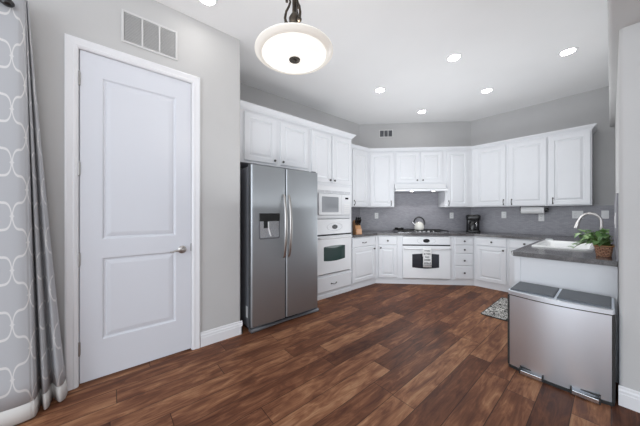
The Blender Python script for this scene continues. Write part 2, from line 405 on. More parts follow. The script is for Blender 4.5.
# ---- door casing and door
b = MB()
CW = .0665
def casing_profile(w=CW): return [(0, 0), (0, .018), (.010, .021), (.022, .018), (.040, .014), (.048, .016), (w-.008, .012), (w, .006), (w, 0)]
yi0, yi1, zi = DY0+.012, DY1-.012, DZ-.014   # inner edge of casing
pr = casing_profile()
loops = []
for (yy, zz, sy, sz) in ((yi0, 0, -1, 0), (yi0, zi, -1, 1), (yi1, zi, 1, 1), (yi1, 0, 1, 0)):
    loops.append([(XL + (.024 - o if False else o2), yy + sy*w, zz + sz*w) for w, o2 in [(CW - a, h) for a, h in pr]])
b.loft(loops)
struct(b.build('trim_1', 'trim'), 'white moulded casing around the door', 'door casing')
b = MB()
b.box(XL-.13, XL, DY0, DY0+.015, 0, DZ); b.box(XL-.13, XL, DY1-.015, DY1, 0, DZ); b.box(XL-.13, XL, DY0+.015, DY1-.015, DZ-.015, DZ)
b.box(XL-.075, XL-.06, DY0+.015, DY0+.03, 0, DZ-.015); b.box(XL-.075, XL-.06, DY1-.03, DY1-.015, 0, DZ-.015); b.box(XL-.075, XL-.06, DY0+.03, DY1-.03, DZ-.03, DZ-.015)
struct(b.build('trim_2', 'trim'), 'white door jamb', 'door jamb')
DW = (DY1-.018) - (DY0+.0205); DH = 2.432
door = thing('door_1', 'tall white two-panel door in the left wall, closed', 'door', (XL-.008, DY0+.0205, .012), PI/2); door['kind'] = 'structure'
# local: x along door, y into wall
b = MB(); T = .042
px0, px1 = .118, DW-.118
pz = [(.28, .905), (1.04, 2.27)]
b.box(0, px0, 0, T, 0, DH); b.box(px1, DW, 0, T, 0, DH)
for z0, z1 in ((0, pz[0][0]), (pz[0][1], pz[1][0]), (pz[1][1], DH)): b.box(px0, px1, 0, T, z0, z1)
for z0, z1 in pz:
    b.panel(px0, px1, z0, z1, [(0, T), (0, 0), (.006, .001), (.014, .011), (.026, .012), (.030, .008), (.052, .0035), (.058, .003)])
slab = b.build('door_slab', 'door', door)
for z in (2.22, 1.565, .905, .255):
    b = MB(); b.lathe([(.006, -.045), (.006, .045)], 12, (-.004, -.007, z)); b.sphere((-.004, -.007, z+.047), .0065, seg=10); b.sphere((-.004, -.007, z-.047), .0065, seg=10)
    b.box(-.003, .004, -.003, .002, z-.045, z+.045)
    b.build('hinge', 'hinge', door, 40)
hd = MB().lathe([(.034, 0), (.034, -.006), (.028, -.012), (.012, -.016), (.011, -.05)], 28, (DW-.072, 0, .915), 'y').build('handle', 'nickel', door, 40, 'satin nickel lever handle')
b = MB(); b.tube([(DW-.072, -.05, .915), (DW-.095, -.054, .917), (DW-.125, -.052, .913), (DW-.155, -.05, .905), (DW-.175, -.048, .907)], [.011, .0095, .008, .007, .005], 12); b.sphere((DW-.072, -.05, .915), .014)
b.build('lever', 'nickel', hd, 50)
MB().box(DW-.002, DW+.0035, -.002, .02, .895, .965).build('strike_plate', 'pewter', door)

# ------------------------------------------------------------------ wall vents
def wall_vent(name, label, loc, rz, w, h, panels, back, slat=.012, ang=.5):
    t = thing(name, label, 'vent', loc, rz)
    fr = .016
    b = MB(); b.box(0, fr, -.010, 0, 0, h, .002); b.box(w-fr, w, -.010, 0, 0, h, .002); b.box(fr, w-fr, -.010, 0, 0, fr, .002); b.box(fr, w-fr, -.010, 0, h-fr, h, .002)
    pw = (w-2*fr)/panels
    for i in range(1, panels): b.box(fr+pw*i-.006, fr+pw*i+.006, -.009, 0, fr, h-fr)
    b.build('frame', 'vent_frame', t)
    MB().box(fr, w-fr, -.001, 0, fr, h-fr).build('backing', back, t)
    for i in range(panels):
        b = MB(); z = fr+.004
        while z < h-fr-.004:
            xa, xb = fr+pw*i+.007, fr+pw*(i+1)-.007
            b.loft([[(x, -.002, z+slat*.7), (x, -.008, z), (x, -.0085, z+.0015), (x, -.0025, z+slat*.7+.0015)] for x in (xa, xb)]); z += slat
        b.build('louvers', 'wall' if back == 'vent_back' else 'fridge_side', t)
    return t
wall_vent('return_air_vent', 'white three-panel louvered air vent above the door', (XL, .055, 2.605), PI/2, .388, .255, 3, 'vent_back')
P = lambda c, a: ((a-c)*S, (a+c)*S)
x, y = P(5.047, .775)
vt = wall_vent('supply_vent', 'small dark-slotted air vent high on the angled wall', (x+.0005, y-.0005, 2.775), PI/4, .27, .155, 3, 'vent_dark', .016)

# ------------------------------------------------------------------ cabinets
def rdoor(name, parent, x0, x1, z0, z1, t=.02, fw=.056):
    """raised-panel cabinet door, front facing -y."""
    b = MB()
    b.panel(x0, x1, z0, z1, [(0, -.0005), (0, -t+.005), (.005, -t), (fw, -t), (fw+.005, -t+.002), (fw+.008, -t+.0115), (fw+.017, -t+.0115), (fw+.040, -t+.0015), (fw+.044, -t+.001)])
    return b.build(name, 'cab', parent)
def drawer_front(parent, x0, x1, z0, z1, t=.02):
    b = MB(); b.panel(x0, x1, z0, z1, [(0, -.0005), (0, -t+.006), (.004, -t+.003), (.012, -t), (.016, -t)])
    return b.build('drawer', 'cab', parent)
def knob(parent, x, z, y=-.02, r=.0155):
    b = MB(); b.lathe([(.007, y+.001), (.006, y-.010), (r*.8, y-.014), (r, y-.019), (r*.85, y-.025), (.004, y-.028)], 16, (x, 0, z), 'y')
    return b.build('knob', 'pewter', parent, 50)
def vpull(parent, x, z0, z1, y=-.02):
    b = MB()
    b.sphere((x, y-.001, z0), .010, (1, .35, 1.35), 12); b.sphere((x, y-.001, z1), .010, (1, .35, 1.35), 12)
    pts = [(x, y-.001, z0)] + [(x, y-.008-.020*math.sin(PI*i/8), z0+(z1-z0)*i/8) for i in range(9)] + [(x, y-.001, z1)]
    b.tube(pts, .0048, 8); return b.build('handle', 'pewter', parent, 50)
def hpull(parent, xc, z, w=.085, y=-.02):
    b = MB(); x0, x1 = xc-w/2, xc+w/2
    b.sphere((x0, y-.001, z), .011, (1.4, .35, 1), 12); b.sphere((x1, y-.001, z), .011, (1.4, .35, 1), 12)
    pts = [(x0, y-.001, z)] + [(x0+w*i/8, y-.008-.018*math.sin(PI*i/8), z-.006*math.sin(PI*i/8)) for i in range(9)] + [(x1, y-.001, z)]
    b.tube(pts, .0046, 8); return b.build('handle', 'pewter', parent, 50)

G_BASE, G_WALL = 'white raised-panel base cabinets', 'white raised-panel wall cabinets'
CT = .86          # underside of worktop
def base_carcass(t, w, depth=.575, toe=True, top=CT-.002, e0=0, e1=0):
    b = MB(); b.box(.0008, w-.0008, 0, depth, .085, top); b.build('body', 'cab', t)
    b = MB(); b.box(.0008, w-.0008, .022, depth, 0, .085); b.box(.0008-e0, w-.0008+e1, .012, .022, .0, .085)
    b.build('toe_kick', 'cab', t)
# left base cabinet
FB = -2.71
t = thing('base_cabinet', 'white base cabinet with one bail-pull drawer, between oven tower and corner', 'cabinet', (FB, 2.957, 0), PI/2, G_BASE)
w = 3.593-2.957; base_carcass(t, w, e1=.0055)
q = drawer_front(t, .006, w-.040, .690, .842); hpull(q, w*.47, .758)
q = rdoor('door', t, .006, w-.040, .112, .678); knob(q, w-.082, .632)
# angled run
c0 = 4.457; a0, a1 = .6244, 2.296
def diag(name, label, a, cat='cabinet', c=c0, z=0, group=G_BASE):
    x, y = P(c, a); return thing(name, label, cat, (x, y, z), PI/4, group)
e1, e2 = 1.0, 1.955
t = diag('base_cabinet', 'narrow white base cabinet with round-knob drawer, left of the angled oven', a0)
w = e1-a0; base_carcass(t, w, e0=.0055)
q = drawer_front(t, .045, w-.010, .690, .842); knob(q, .205, .766)
q = rdoor('door', t, .045, w-.010, .112, .678, fw=.05); knob(q, .082, .640)
t = diag('oven_cabinet', 'white base cabinet holding the oven under the cooktop', e1)
w = e2-e1; OX0, OX1 = .098, w-.072   # opening
b = MB(); b.box(.0008, OX0, 0, .57, .085, CT-.002); b.box(OX1, w-.0008, 0, .57, .085, CT-.002); b.box(OX0, OX1, .55, .57, .085, CT-.002); b.box(OX0, OX1, 0, .55, .085, .098); b.box(OX0, OX1, 0, .55, .850, CT-.002)
b.build('body', 'cab', t)
b = MB(); b.box(.0008, w-.0008, .012, .57, 0, .085); b.build('toe_kick', 'cab', t)
t = diag('drawer_cabinet', 'white base cabinet with a stack of four drawers, right of the angled oven', e2)
w = a1-e2; base_carcass(t, w, e1=.0055)
for z0, z1, kz in ((.703, .842, .770), (.556, .696, .622), (.345, .549, .435), (.112, .338, .222)):
    q = drawer_front(t, .018, w-.020, z0, z1); knob(q, (w-.002)/2, kz)
# right run
FR = 4.775; xr0 = -1.528
t = thing('base_cabinet', 'white base cabinet with drawer and door, right of the four-drawer stack', 'cabinet', (xr0, FR, 0), 0, G_BASE)
w = .478; base_carcass(t, w, e0=.0055)
q = drawer_front(t, .034, w-.020, .708, .842); knob(q, .262, .776)
q = rdoor('door', t, .034, w-.020, .112, .696); knob(q, w-.058, .656)
t = thing('base_cabinet', 'white base cabinet half hidden behind the sink counter corner', 'cabinet', (xr0+.479, FR, 0), 0, G_BASE)
w = .458; base_carcass(t, w)
q = drawer_front(t, .020, w-.040, .708, .842); knob(q, .205, .786)
q = rdoor('door', t, .020, w-.040, .112, .696); knob(q, .06, .656)
# sink run, faces -x, end panel faces the room
XF = -.570; YP = 2.862
t = thing('sink_cabinet', 'white sink base cabinet with plain end panel behind the steel bin', 'cabinet', (XF, 4.774, 0), -PI/2)
w = 4.774-YP
b = MB()
b.box(.0, w-.02, 0, .59, .085, .10); b.box(0, .02, 0, .59, .10, CT-.002); b.box(0, w-.02, 0, .02, .10, CT-.002); b.box(0, w-.02, .575, .59, .10, CT-.002); b.box(.02, w-.02, .02, .575, .60, .61)
b.build('body', 'cab', t)
b = MB(); b.box(w-.02, w, -.006, .602, 0, CT-.002, .001); b.box(w, w+.012, -.012, .036, 0, CT-.002, .002); b.box(w, w+.006, .036, .602, 0, .10, .001)
b.build('end_panel', 'cab', t)
b = MB(); b.box(0, w-.02, .03, .045, 0, .085); b.build('toe_kick', 'cab', t)
for i in range(4):
    u0 = .04+i*(w-.06)/4; u1 = .04+(i+1)*(w-.06)/4-.008
    q = rdoor('door', t, u0, u1, .112, .842); knob(q, u1-.04 if i % 2 == 0 else u0+.04, .72)

# ---- tall run: oven tower + cabinet above fridge
t = thing('oven_tower_cabinet', 'tall white cabinet housing the microwave and wall oven', 'cabinet', (FB, 2.093, 0), PI/2)
TW = 2.955-2.093; TT = 2.445
tx0, tx1 = .125, TW-.045     # openings
MZ0, MZ1 = 1.196, 1.648; OZ0, OZ1 = .352, 1.168
b = MB()
b.box(.001, tx0, 0, .585, .085, TT); b.box(tx1, TW-.001, 0, .585, .085, TT); b.box(tx0, tx1, .565, .585, .085, TT)
b.box(tx0, tx1, 0, .565, .085, .345); b.box(tx0, tx1, 0, .565, 1.172, 1.192); b.box(tx0, tx1, 0, .565, 1.652, TT)
b.build('body', 'cab', t)
b = MB(); b.box(.001, TW-.001, .012, .585, 0, .085); b.box(.001, TW-.001, .002, .012, 0, .055, .002); b.build('toe_kick', 'cab', t)
q = rdoor('door', t, .030, .405, 1.70, 2.415); knob(q, .372, 1.74)
q = rdoor('door', t, .428, TW-.026, 1.70, 2.415); knob(q, .461, 1.74)
q = drawer_front(t, .135, TW-.018, .100, .318); hpull(q, .455, .205, .10)
t = thing('wall_cabinet', 'wide white two-door cabinet above the fridge', 'cabinet', (FB, 1.030, 0), PI/2, G_WALL)
w = 2.092-1.030
b = MB(); b.box(.001, w-.001, 0, .585, 1.835, TT); b.build('body', 'cab', t)
q = rdoor('door', t, .118, .535, 1.862, 2.415); knob(q, .505, 1.90)
q = rdoor('door', t, .595, w-.028, 1.862, 2.415); knob(q, .625, 1.90)
# ---- wall cabinets
UZ0, UZ1 = 1.365, 2.412; UF = -2.97; UC = 4.72; UR = 5.03; UD = .325
def upper(t, w, z0=UZ0, depth=UD):
    b = MB(); b.box(.0008, w-.0008, 0, depth, z0, UZ1); b.build('body', 'cab', t)
t = thing('wall_cabinet', 'white single-door wall cabinet beside the oven tower', 'cabinet', (UF, 2.957, 0), PI/2, G_WALL)
w = 3.705-2.957; upper(t, w)
q = rdoor('door', t, .300, w-.035, UZ0+.012, 2.388); vpull(q, .335, 1.40, 1.475)
b0, b1, b2, b3 = .520, 1.003, 1.925, 2.394
t = diag('wall_cabinet', 'white single-door wall cabinet left of the range hood', b0, c=UC, group=G_WALL); upper(t, b1-b0)
q = rdoor('door', t, .035, b1-b0-.022, UZ0+.012, 2.388); vpull(q, b1-b0-.060, 1.40, 1.475)
t = diag('wall_cabinet', 'short white two-door wall cabinet above the range hood', b1, c=UC, group=G_WALL); w = b2-b1; upper(t, w, 1.80)
q = rdoor('door', t, .028, .445, 1.820, 2.388); knob(q, .410, 1.862)
q = rdoor('door', t, .478, w-.055, 1.820, 2.388); knob(q, .513, 1.862)
t = diag('wall_cabinet', 'white single-door wall cabinet right of the range hood', b2, c=UC, group=G_WALL); w = b3-b2; upper(t, w)
q = rdoor('door', t, .022, w-.075, UZ0+.012, 2.388); vpull(q, .055, 1.40, 1.475)
t = thing('wall_cabinet', 'white two-door wall cabinet above the paper towel holder', 'cabinet', (-1.645, UR, 0), 0, G_WALL); w = 1.025; upper(t, w)
q = rdoor('door', t, .055, .510, UZ0+.012, 2.388); vpull(q, .480, 1.40, 1.475)
q = rdoor('door', t, .546, w-.012, UZ0+.012, 2.388); vpull(q, .590, 1.40, 1.475)
t = thing('wall_cabinet', 'white single-door wall cabinet at the open end of the row', 'cabinet', (-.6185, UR, 0), 0, G_WALL); w = .4485; upper(t, w)
q = rdoor('door', t, .014, w-.012, UZ0+.012, 2.388); vpull(q, .058, 1.40, 1.475)
# ---- crown mouldings (continuous runs)
def crown(name, label, path, z, h=.065, proj=.055):
    """path: points on cabinet faces, outward is to the right of travel."""
    pr = [(0, 0), (.008, 0), (.010, h*.18), (.022, h*.32), (.040, h*.68), (.046, h*.78), (proj, h*.82), (proj, h), (0, h)]
    pts = [Vector(p) for p in path]; loops = []
    for i, p in enumerate(pts):
        ns = []
        for a, c in ((i-1, i), (i, i+1)):
            if a >= 0 and c < len(pts):
                dd = (pts[c]-pts[a]).normalized(); ns.append(Vector((dd.y, -dd.x)))
        n = ns[0] if len(ns) == 1 else (ns[0]+ns[1])/(1+ns[0].dot(ns[1]))
        loops.append([(p.x+n.x*o, p.y+n.y*o, z+zz) for o, zz in pr])
    b = MB(); b.loft(loops); return tag(b.build(name, 'cab'), label, 'crown moulding')
crown('crown_molding', 'white crown moulding along the fridge cabinet and oven tower', [(FB, 1.030), (FB, 2.955), (XK+.001, 2.955)], TT+.0005, .068)
xx, yy = -1.645, UR
crown('crown_molding', 'white crown moulding along the row of wall cabinets', [(UF, 3.013), (UF, 3.705), (-1.645, UR), (-.170, UR), (-.170, YK-.001)], UZ1+.0005, .055, .045)

# ------------------------------------------------------------------ worktop + backsplash
b = MB()
z0, z1 = CT, .90
SK = (-.525, -.135, 3.42, 4.18)     # sink cut-out
b.prism([(XK+.004, 2.957), (-2.665, 2.957), (-2.665, 3.5745), (-1.5095, 4.73), (-1.772, YK-.004), (XK+.004, 3.837)], z0, z1)
b.prism([(-1.5095, 4.73), (-.60, 4.73), (.031, 4.73), (.031, YK-.004), (-1.772, YK-.004)], z0, z1)
b.prism([(-.60, 4.73), (-.60, SK[3]), (.031, SK[3]), (.031, 4.73)], z0, z1)
b.prism([(-.60, SK[3]), (-.60, SK[2]), (SK[0], SK[2]), (SK[0], SK[3])], z0, z1)
b.prism([(SK[1], SK[2]), (.031, SK[2]), (.031, SK[3]), (SK[1], SK[3])], z0, z1)
b.prism([(-.60, SK[2]), (-.60, 2.85), (-.585, 2.83), (.031, 2.83), (.031, SK[2])], z0, z1)
tag(b.build('countertop', 'counter'), 'dark grey speckled stone worktop running round the kitchen to the sink', 'countertop')
BZ0, BZ1 = .9005, 1.364
b = MB()
def splash(p0, p1, nx, ny, z1=BZ1, u0=0, t=.010):
    P0, P1 = Vector(p0), Vector(p1); L = (P1-P0).length
    f0 = [(P0.x+nx*t, P0.y+ny*t), (P1.x+nx*t, P1.y+ny*t)]
    q = [(*f0[0], BZ0), (*f0[1], BZ0), (*f0[1], z1), (*f0[0], z1)]
    b.uvquad(q, [(u0, BZ0), (u0+L, BZ0), (u0+L, z1), (u0, z1)])
    r = [(P0.x+nx*.001, P0.y+ny*.001), (P1.x+nx*.001, P1.y+ny*.001)]
    k = [(*r[0], BZ0), (*r[1], BZ0), (*r[1], z1), (*r[0], z1)]
    for i, j in ((2, 3), (0, 3), (1, 2)):
        b.uvquad([q[i], q[j], k[j], k[i]], [(0, 0), (.01, 0), (.01, .01), (0, .01)])
t_ = .010; k_ = t_*math.tan(PI/8)
splash((XK, 2.958), (XK, CA[1]), 1, 0)
splash((CA[0], CA[1]), CB, S, -S)
splash((CB[0], YK), (XS, YK), 0, -1)
splash((XS, YK), (XS, 2.83), -1, 0, 1.40)
# taller behind the hood
b2_ = [P(5.047-.009, 1.005), P(5.047-.009, 1.92)]
b.uvquad([(*b2_[0], BZ1), (*b2_[1], BZ1), (*b2_[1], 1.66), (*b2_[0], 1.66)], [(0, BZ1), (.9, BZ1), (.9, 1.66), (0, 1.66)])
o = b.build('backsplash', 'tile'); tag(o, 'grey mosaic tile backsplash between worktop and wall cabinets', 'backsplash')

# ------------------------------------------------------------------ refrigerator
FXD = -2.42; FY0, FY1 = 1.105, 2.015
fr = thing('refrigerator', 'stainless steel side-by-side refrigerator with ice dispenser', 'refrigerator', (FXD, FY0, 0), PI/2)
w = FY1-FY0; FH = 1.765
MB().box(.004, w-.004, .075, .80, .03, FH-.012, .004).build('body', 'fridge_side', fr)
def fdoor(x0, x1):
    b = MB(); r = .02
    def lp(z, e=0):
        y1 = .068
        pts = [(x0+e, y1), (x0+e, r*.9)] + [(x0+e+r-r*math.cos(a), r-r*math.sin(a)-.0) for a in [i*PI/12 for i in range(1, 7)]]
        n = 6
        for i in range(1, n): pts.append((x0+r+(x1-x0-2*r)*i/n, -.006*math.sin(PI*i/n)))
        pts += [(x1-e-r+r*math.sin(a), r-r*math.cos(a)) for a in [i*PI/12 for i in range(0, 6)]] + [(x1-e, r), (x1-e, y1)]
        return [(x, y, z) for x, y in pts]
    b.loft([lp(.052), lp(FH)]); return b
gx = .427
d1 = fdoor(.002, gx-.004).build('door', 'steel', fr, 35); d2 = fdoor(gx+.004, w-.002).build('door', 'steel', fr, 35)
MB().box(gx-.0035, gx+.0035, .014, .074, .053, FH-.001).build('gap_shade', 'dark', fr)  # dark strip standing in for the shade in the gap between the doors
for dd, hx, sg in ((d1, gx-.033, -1), (d2, gx+.033, 1)):
    b = MB(); n = 24; pts = []; H0, H1 = .745, 1.465
    for i in range(n+1):
        s_ = i/n; pts.append((hx+sg*.0, -.008-.052*math.sin(PI*s_)**.55, H0+(H1-H0)*s_))
    # tapering bowed bar
    L = []
    for i, p in enumerate(pts):
        ww = .012+.005*math.sin(PI*i/n); th = .008
        L.append([(p[0]+ww*math.cos(a), p[1]+th*math.sin(a), p[2]) for a in [2*PI*k/12 for k in range(12)]])
    b.loft(L); b.build('handle', 'nickel', dd, 50)
# dispenser, set in the left door
dx0, dx1 = .088, .338
b = MB(); plate(b, dx0, dx1, 1.165, 1.252, -.014, .0, .008); dp = b.build('dispenser', 'black', d1, label='black ice and water dispenser')
# recess: framed grey cavity reaching out from the door
b = MB()
b.box(dx0, dx0+.010, -.010, .0, .98, 1.165); b.box(dx1-.010, dx1, -.010, .0, .98, 1.165); b.box(dx0+.010, dx1-.010, -.016, .0, .972, .988, .002)
b.build('dispenser_frame', 'grille_grey', dp)
MB().box(dx0+.010, dx1-.010, -.0075, .0, .988, 1.165).build('dispenser_back', 'steel_plain', dp)
MB().loft([[(dx0+.055+o, y, z) for o, y in ((0, -.012), (.05, -.012), (.05, -.008), (0, -.008))] for z in (1.09, 1.166)]).build('nozzle', 'black', dp)
b = MB(); b.loft([[(dx0+.112+ox, y, z) for ox, y in ((0, -.012), (.03, -.012), (.03, -.008), (0, -.008))] for ox, z in ((0, 1.15), (.0, 1.10), (.02, 1.02), (.025, .995))]) if False else None
b = MB(); L = []
for ox, z in ((.100, 1.160), (.102, 1.09), (.122, 1.025), (.132, 1.0)):
    L.append([(dx0+ox+q, y, z) for q, y in ((0, -.0125), (.014, -.0125), (.014, -.0078), (0, -.0078))])
b.loft(L); b.build('paddle', 'plastic_white', dp)
b = MB(); L = []
for i in range(13):
    s_ = i/12; zz = .050-.030*(1-abs(2*s_-1)**2)*.35
    L.append([(s_*w, y, z) for y, z in ((-.012, .004+.012*math.sin(PI*s_)), (-.016, .022+.010*math.sin(PI*s_)), (-.006, zz-.012), (.06, zz-.010), (.06, .004))])
b.loft(L); b.build('grille', 'grille_grey', fr, 40)
MB().box(.02, w-.02, .03, .80, .0, .03).build('base', 'dark', fr)
MB().box(.02, .075, .02, .13, FH, FH+.018, .004).build('hinge_cover', 'grille_grey', fr)
MB().box(w-.075, w-.02, .02, .13, FH, FH+.018, .004).build('hinge_cover', 'grille_grey', fr)
MB().box(.002, .0042, .095, .135, .13, .25).build('sticker', 'plastic_white', fr, label='white sticker low on the side')

# ------------------------------------------------------------------ microwave + wall oven
t = thing('microwave', 'white built-in microwave above the wall oven', 'microwave', (FB, 2.093+tx0+.003, MZ0+.003), PI/2)
w = tx1-tx0-.006; h = MZ1-MZ0-.006
MB().box(.02, w-.02, .002, .45, .01, h-.01).build('body', 'appl', t)
b = MB(); b.box(-.012, w+.020, -.022, .0, h-.10, h+.012, .003); b.box(-.012, w+.020, -.014, .0, -.008, .02, .003); b.box(-.012, .012, -.014, 0, .02, h-.10); b.box(w-.012, w+.020, -.014, 0, .02, h-.10)
b.build('trim_frame', 'appl', t)
b = MB()
for i in range(5):
    for k in range(3):
        xa = .01+i*(w-.01)/5; b.box(xa, xa+(w-.05)/5, -.0235, -.0215, h-.090+k*.012, h-.084+k*.012)
b.build('vent_slots', 'line_grey', t)
q = plate(MB(), .018, .470, .026, h-.108, -.040, -.002, .010).build('door', 'appl', t)
plate(MB(), .070, .405, .068, h-.150, -.0415, -.039, .012).build('window', 'mw_glass', q)
q = plate(MB(), .474, w-.018, .026, h-.108, -.034, -.002, .008).build('control_panel', 'appl', t)
plate(MB(), .555, .625, h-.178, h-.150, -.0355, -.0335, .003).build('display', 'screen', q)
for r_ in range(5):
    for c_ in range(3):
        plate(MB(), .535+c_*.042, .566+c_*.042, .050+r_*.032, .072+r_*.032, -.035, -.0338, .003).build('button', 'plastic_white', q)

def oven(name, label, loc, rz, w, h, glass, wz0, wz1, wx0, wx1, hz, cp):
    """front faces -y; cp = height of control panel base"""
    t = thing(name, label, 'oven', loc, rz)
    MB().box(.015, w-.015, .004, .50, .012, h-.012).build('body', 'appl', t)
    q = plate(MB(), -.012, w+.012, cp, h, -.022, .0, .006).build('control_panel', 'appl', t)
    n = 40; cx, cz = w*.5, cp+(h-cp)*.48
    b = MB(); b.tube([(cx+.155*math.cos(2*PI*i/n), -.022, cz+.058*math.sin(2*PI*i/n)) for i in range(n)], .0018, 6, closed=True); b.build('control_outline', 'line_grey', q, 60)
    ellipse_plate(MB(), cx, cz, .056, .033, -.026, -.021).build('clock_display', 'screen', q)
    d = MB(); plate(d, -.012, w+.012, .012, cp-.020, -.036, .0, .008)
    dr = d.build('door', 'appl', t)
    # window with slightly bowed top and bottom
    pts = []
    m = 12
    for i in range(m+1): s_ = i/m; pts.append((wx0+(wx1-wx0)*s_, wz0-.018*math.sin(PI*s_)))
    for i in range(m+1): s_ = 1-i/m; pts.append((wx0+(wx1-wx0)*s_, wz1+.012*math.sin(PI*s_)))
    cx_, cz_ = (wx0+wx1)/2, (wz0+wz1)/2
    b = MB(); b.loft([[(x, y, z) for x, z in pts] for y in (-.035, -.0375)]); b.build('window', glass, dr)
    b = MB(); b.box(-.010, w+.010, -.030, .0, cp-.020, cp, 0); b.build('vent_gap', 'dark', t)
    b = MB()
    pts = [(.012, -.034, hz), (.012, -.066, hz), (.03, -.078, hz)] + [(.03+(w-.06)*i/8, -.078-.004*math.sin(PI*i/8), hz) for i in range(1, 8)] + [(w-.03, -.078, hz), (w-.012, -.066, hz), (w-.012, -.034, hz)]
    b.tube(pts, .0115, 12); b.build('handle', 'appl', dr, 50)
    return t, dr
w = tx1-tx0-.006
oven('built_in_oven', 'white wall oven with teal-tinted window below the microwave', (FB, 2.093+tx0+.003, OZ0+.003), PI/2, w, OZ1-OZ0-.006, 'oven_glass', .205, .405, .110, .548, .535, .585)
x, y = P(c0, e1+OX0+.003)
w = OX1-OX0-.006
DOV, DOVD = oven('built_in_oven', 'white oven under the cooktop with a printed towel on its handle', (x, y, .101), PI/4, w, .742, 'dark_glass', .205, .435, .145, .600, .535, .600)
# towel over the handle
tw0, tw1 = .312, .452
x, y = P(c0, e1+OX0+.003)
tw = thing('dish_towel', 'white dish towel printed with dark lettering, hanging on the oven handle', 'towel', (x, y, .101), PI/4)
L = []
prof = [(-.062, .40), (-.060, .50), (-.060, .528)] + [(-.080+.0185*math.cos(a), .535+.0185*math.sin(a)) for a in [PI*i/8 for i in range(0, 9)]] + [(-.099, .50), (-.097, .40), (-.095, .30), (-.094, .222)]
prof = [(yy_, zz_) for yy_, zz_ in prof]
b = MB()
n = 10
grid = [[b.b.verts.new((tw0+(tw1-tw0)*i/n, yy_-.0018*math.sin(i*1.9)*(1 if zz_ < .5 else .3), zz_)) for i in range(n+1)] for yy_, zz_ in prof]
for r_ in range(len(prof)-1):
    for i in range(n): b.b.faces.new((grid[r_][i], grid[r_][i+1], grid[r_+1][i+1], grid[r_+1][i]))
o = b.build('cloth', 'towel', tw, 60)
m_ = o.modifiers.new('thick', 'SOLIDIFY'); m_.thickness = .003; m_.offset = 0
rng = random.Random(5)
rows = [(.505, .020, .020), (.452, .026, .012), (.398, .022, .030), (.350, .028, .014), (.292, .034, .016), (.252, .010, .010)]
for zc, hh, mg in rows:
    xx = tw0+mg; b = MB()
    while xx < tw1-mg-.008:
        lw = rng.uniform(.010, .018)
        # letter-like strokes: stem + bars
        yb = -.1045
        b.box(xx, xx+.004, yb, yb+.0012, zc-hh/2, zc+hh/2)
        if rng.random() < .8: b.box(xx+.004, xx+lw, yb, yb+.0012, zc+hh/2-.005, zc+hh/2)
        if rng.random() < .6: b.box(xx+.004, xx+lw, yb, yb+.0012, zc-.002, zc+.002)
        if rng.random() < .6: b.box(xx+.004, xx+lw, yb, yb+.0012, zc-hh/2, zc-hh/2+.005)
        if rng.random() < .5: b.box(xx+lw-.004, xx+lw, yb, yb+.0012, zc-hh/2, zc+hh/2)
        xx += lw+.004
    b.build('text_line', 'ink', tw)

# ------------------------------------------------------------------ range hood
x, y = P(UC, b1)
t = thing('range_hood', 'slim white range hood under the short cabinet', 'range hood', (x, y, 0), PI/4)
w = b2-b1
hz0, hz1 = 1.655, 1.798
b = MB()
b.loft([[(xx_, yy_, zz_) for yy_, zz_ in ((.31, hz1), (-.012, hz1), (-.060, hz0+.055), (-.135, hz0+.030), (-.140, hz0+.026), (-.140, hz0), (.31, hz0))] for xx_ in (.004, w-.004)])
b.build('canopy', 'appl', t)
MB().box(.05, w-.05, -.11, .29, hz0-.004, hz0).build('underside', 'line_grey', t)
for xx_ in (.30, .685):
    b = MB(); b.lathe([(.026, hz0-.007), (.026, hz0-.003)], 20, (xx_, -.070, 0)); b.build('lamp', 'hood_lens', t)
for i in range(3): MB().box(.60+i*.03, .618+i*.03, -.1425, -.139, hz0+.008, hz0+.018).build('switch', 'line_grey', t)
l = bpy.data.lights.new('hood_glow', 'SPOT'); l.energy = 3; l.spot_size = 2.2; l.shadow_soft_size = .03
for xx_ in (.30, .685):
    lo = bpy.data.objects.new('hood_spot', l); COL.objects.link(lo); lo.parent = t; lo.location = (xx_, -.07, hz0-.03)

# ------------------------------------------------------------------ cooktop, kettle, small bowl
x, y = P(4.50, 1.02)
t = thing('cooktop', 'stainless gas cooktop with black grates and pale knobs set in the angled worktop', 'cooktop', (x, y, .9), PI/4)
w = .90; dp_ = .47
MB().box(0, w, 0, dp_, .0005, .012, .004).build('tray', 'steel_plain', t)
for i, (cx, cy) in enumerate(((.16, .13), (.16, .35), (.45, .28), (.74, .35), (.74, .13))):
    b = MB(); b.lathe([(.05, .012), (.05, .020), (.034, .022), (.034, .030), (.010, .032)], 20, (cx, cy, 0)); b.build('burner', 'black_matte', t, 40)
for gx0, gx1 in ((.02, .30), (.31, .59), (.60, .88)):
    b = MB()
    for yy_ in (.03, .23, .44): b.box(gx0, gx1, yy_-.006, yy_+.006, .030, .042)
    for xx_ in (gx0+.006, (gx0+gx1)/2, gx1-.006): b.box(xx_-.006, xx_+.006, .024, .446, .030, .042)
    for xx_ in (gx0+.006, gx1-.006):
        for yy_ in (.03, .44): b.box(xx_-.007, xx_+.007, yy_-.007, yy_+.007, .012, .030)
    b.build('grate', 'black_matte', t)
for i in range(5):
    b = MB(); b.lathe([(.021, .012), (.020, .030), (.017, .036)], 18, (.32+.075*i, .045, .006)); b.build('control_knob', 'plastic_white', t, 40)
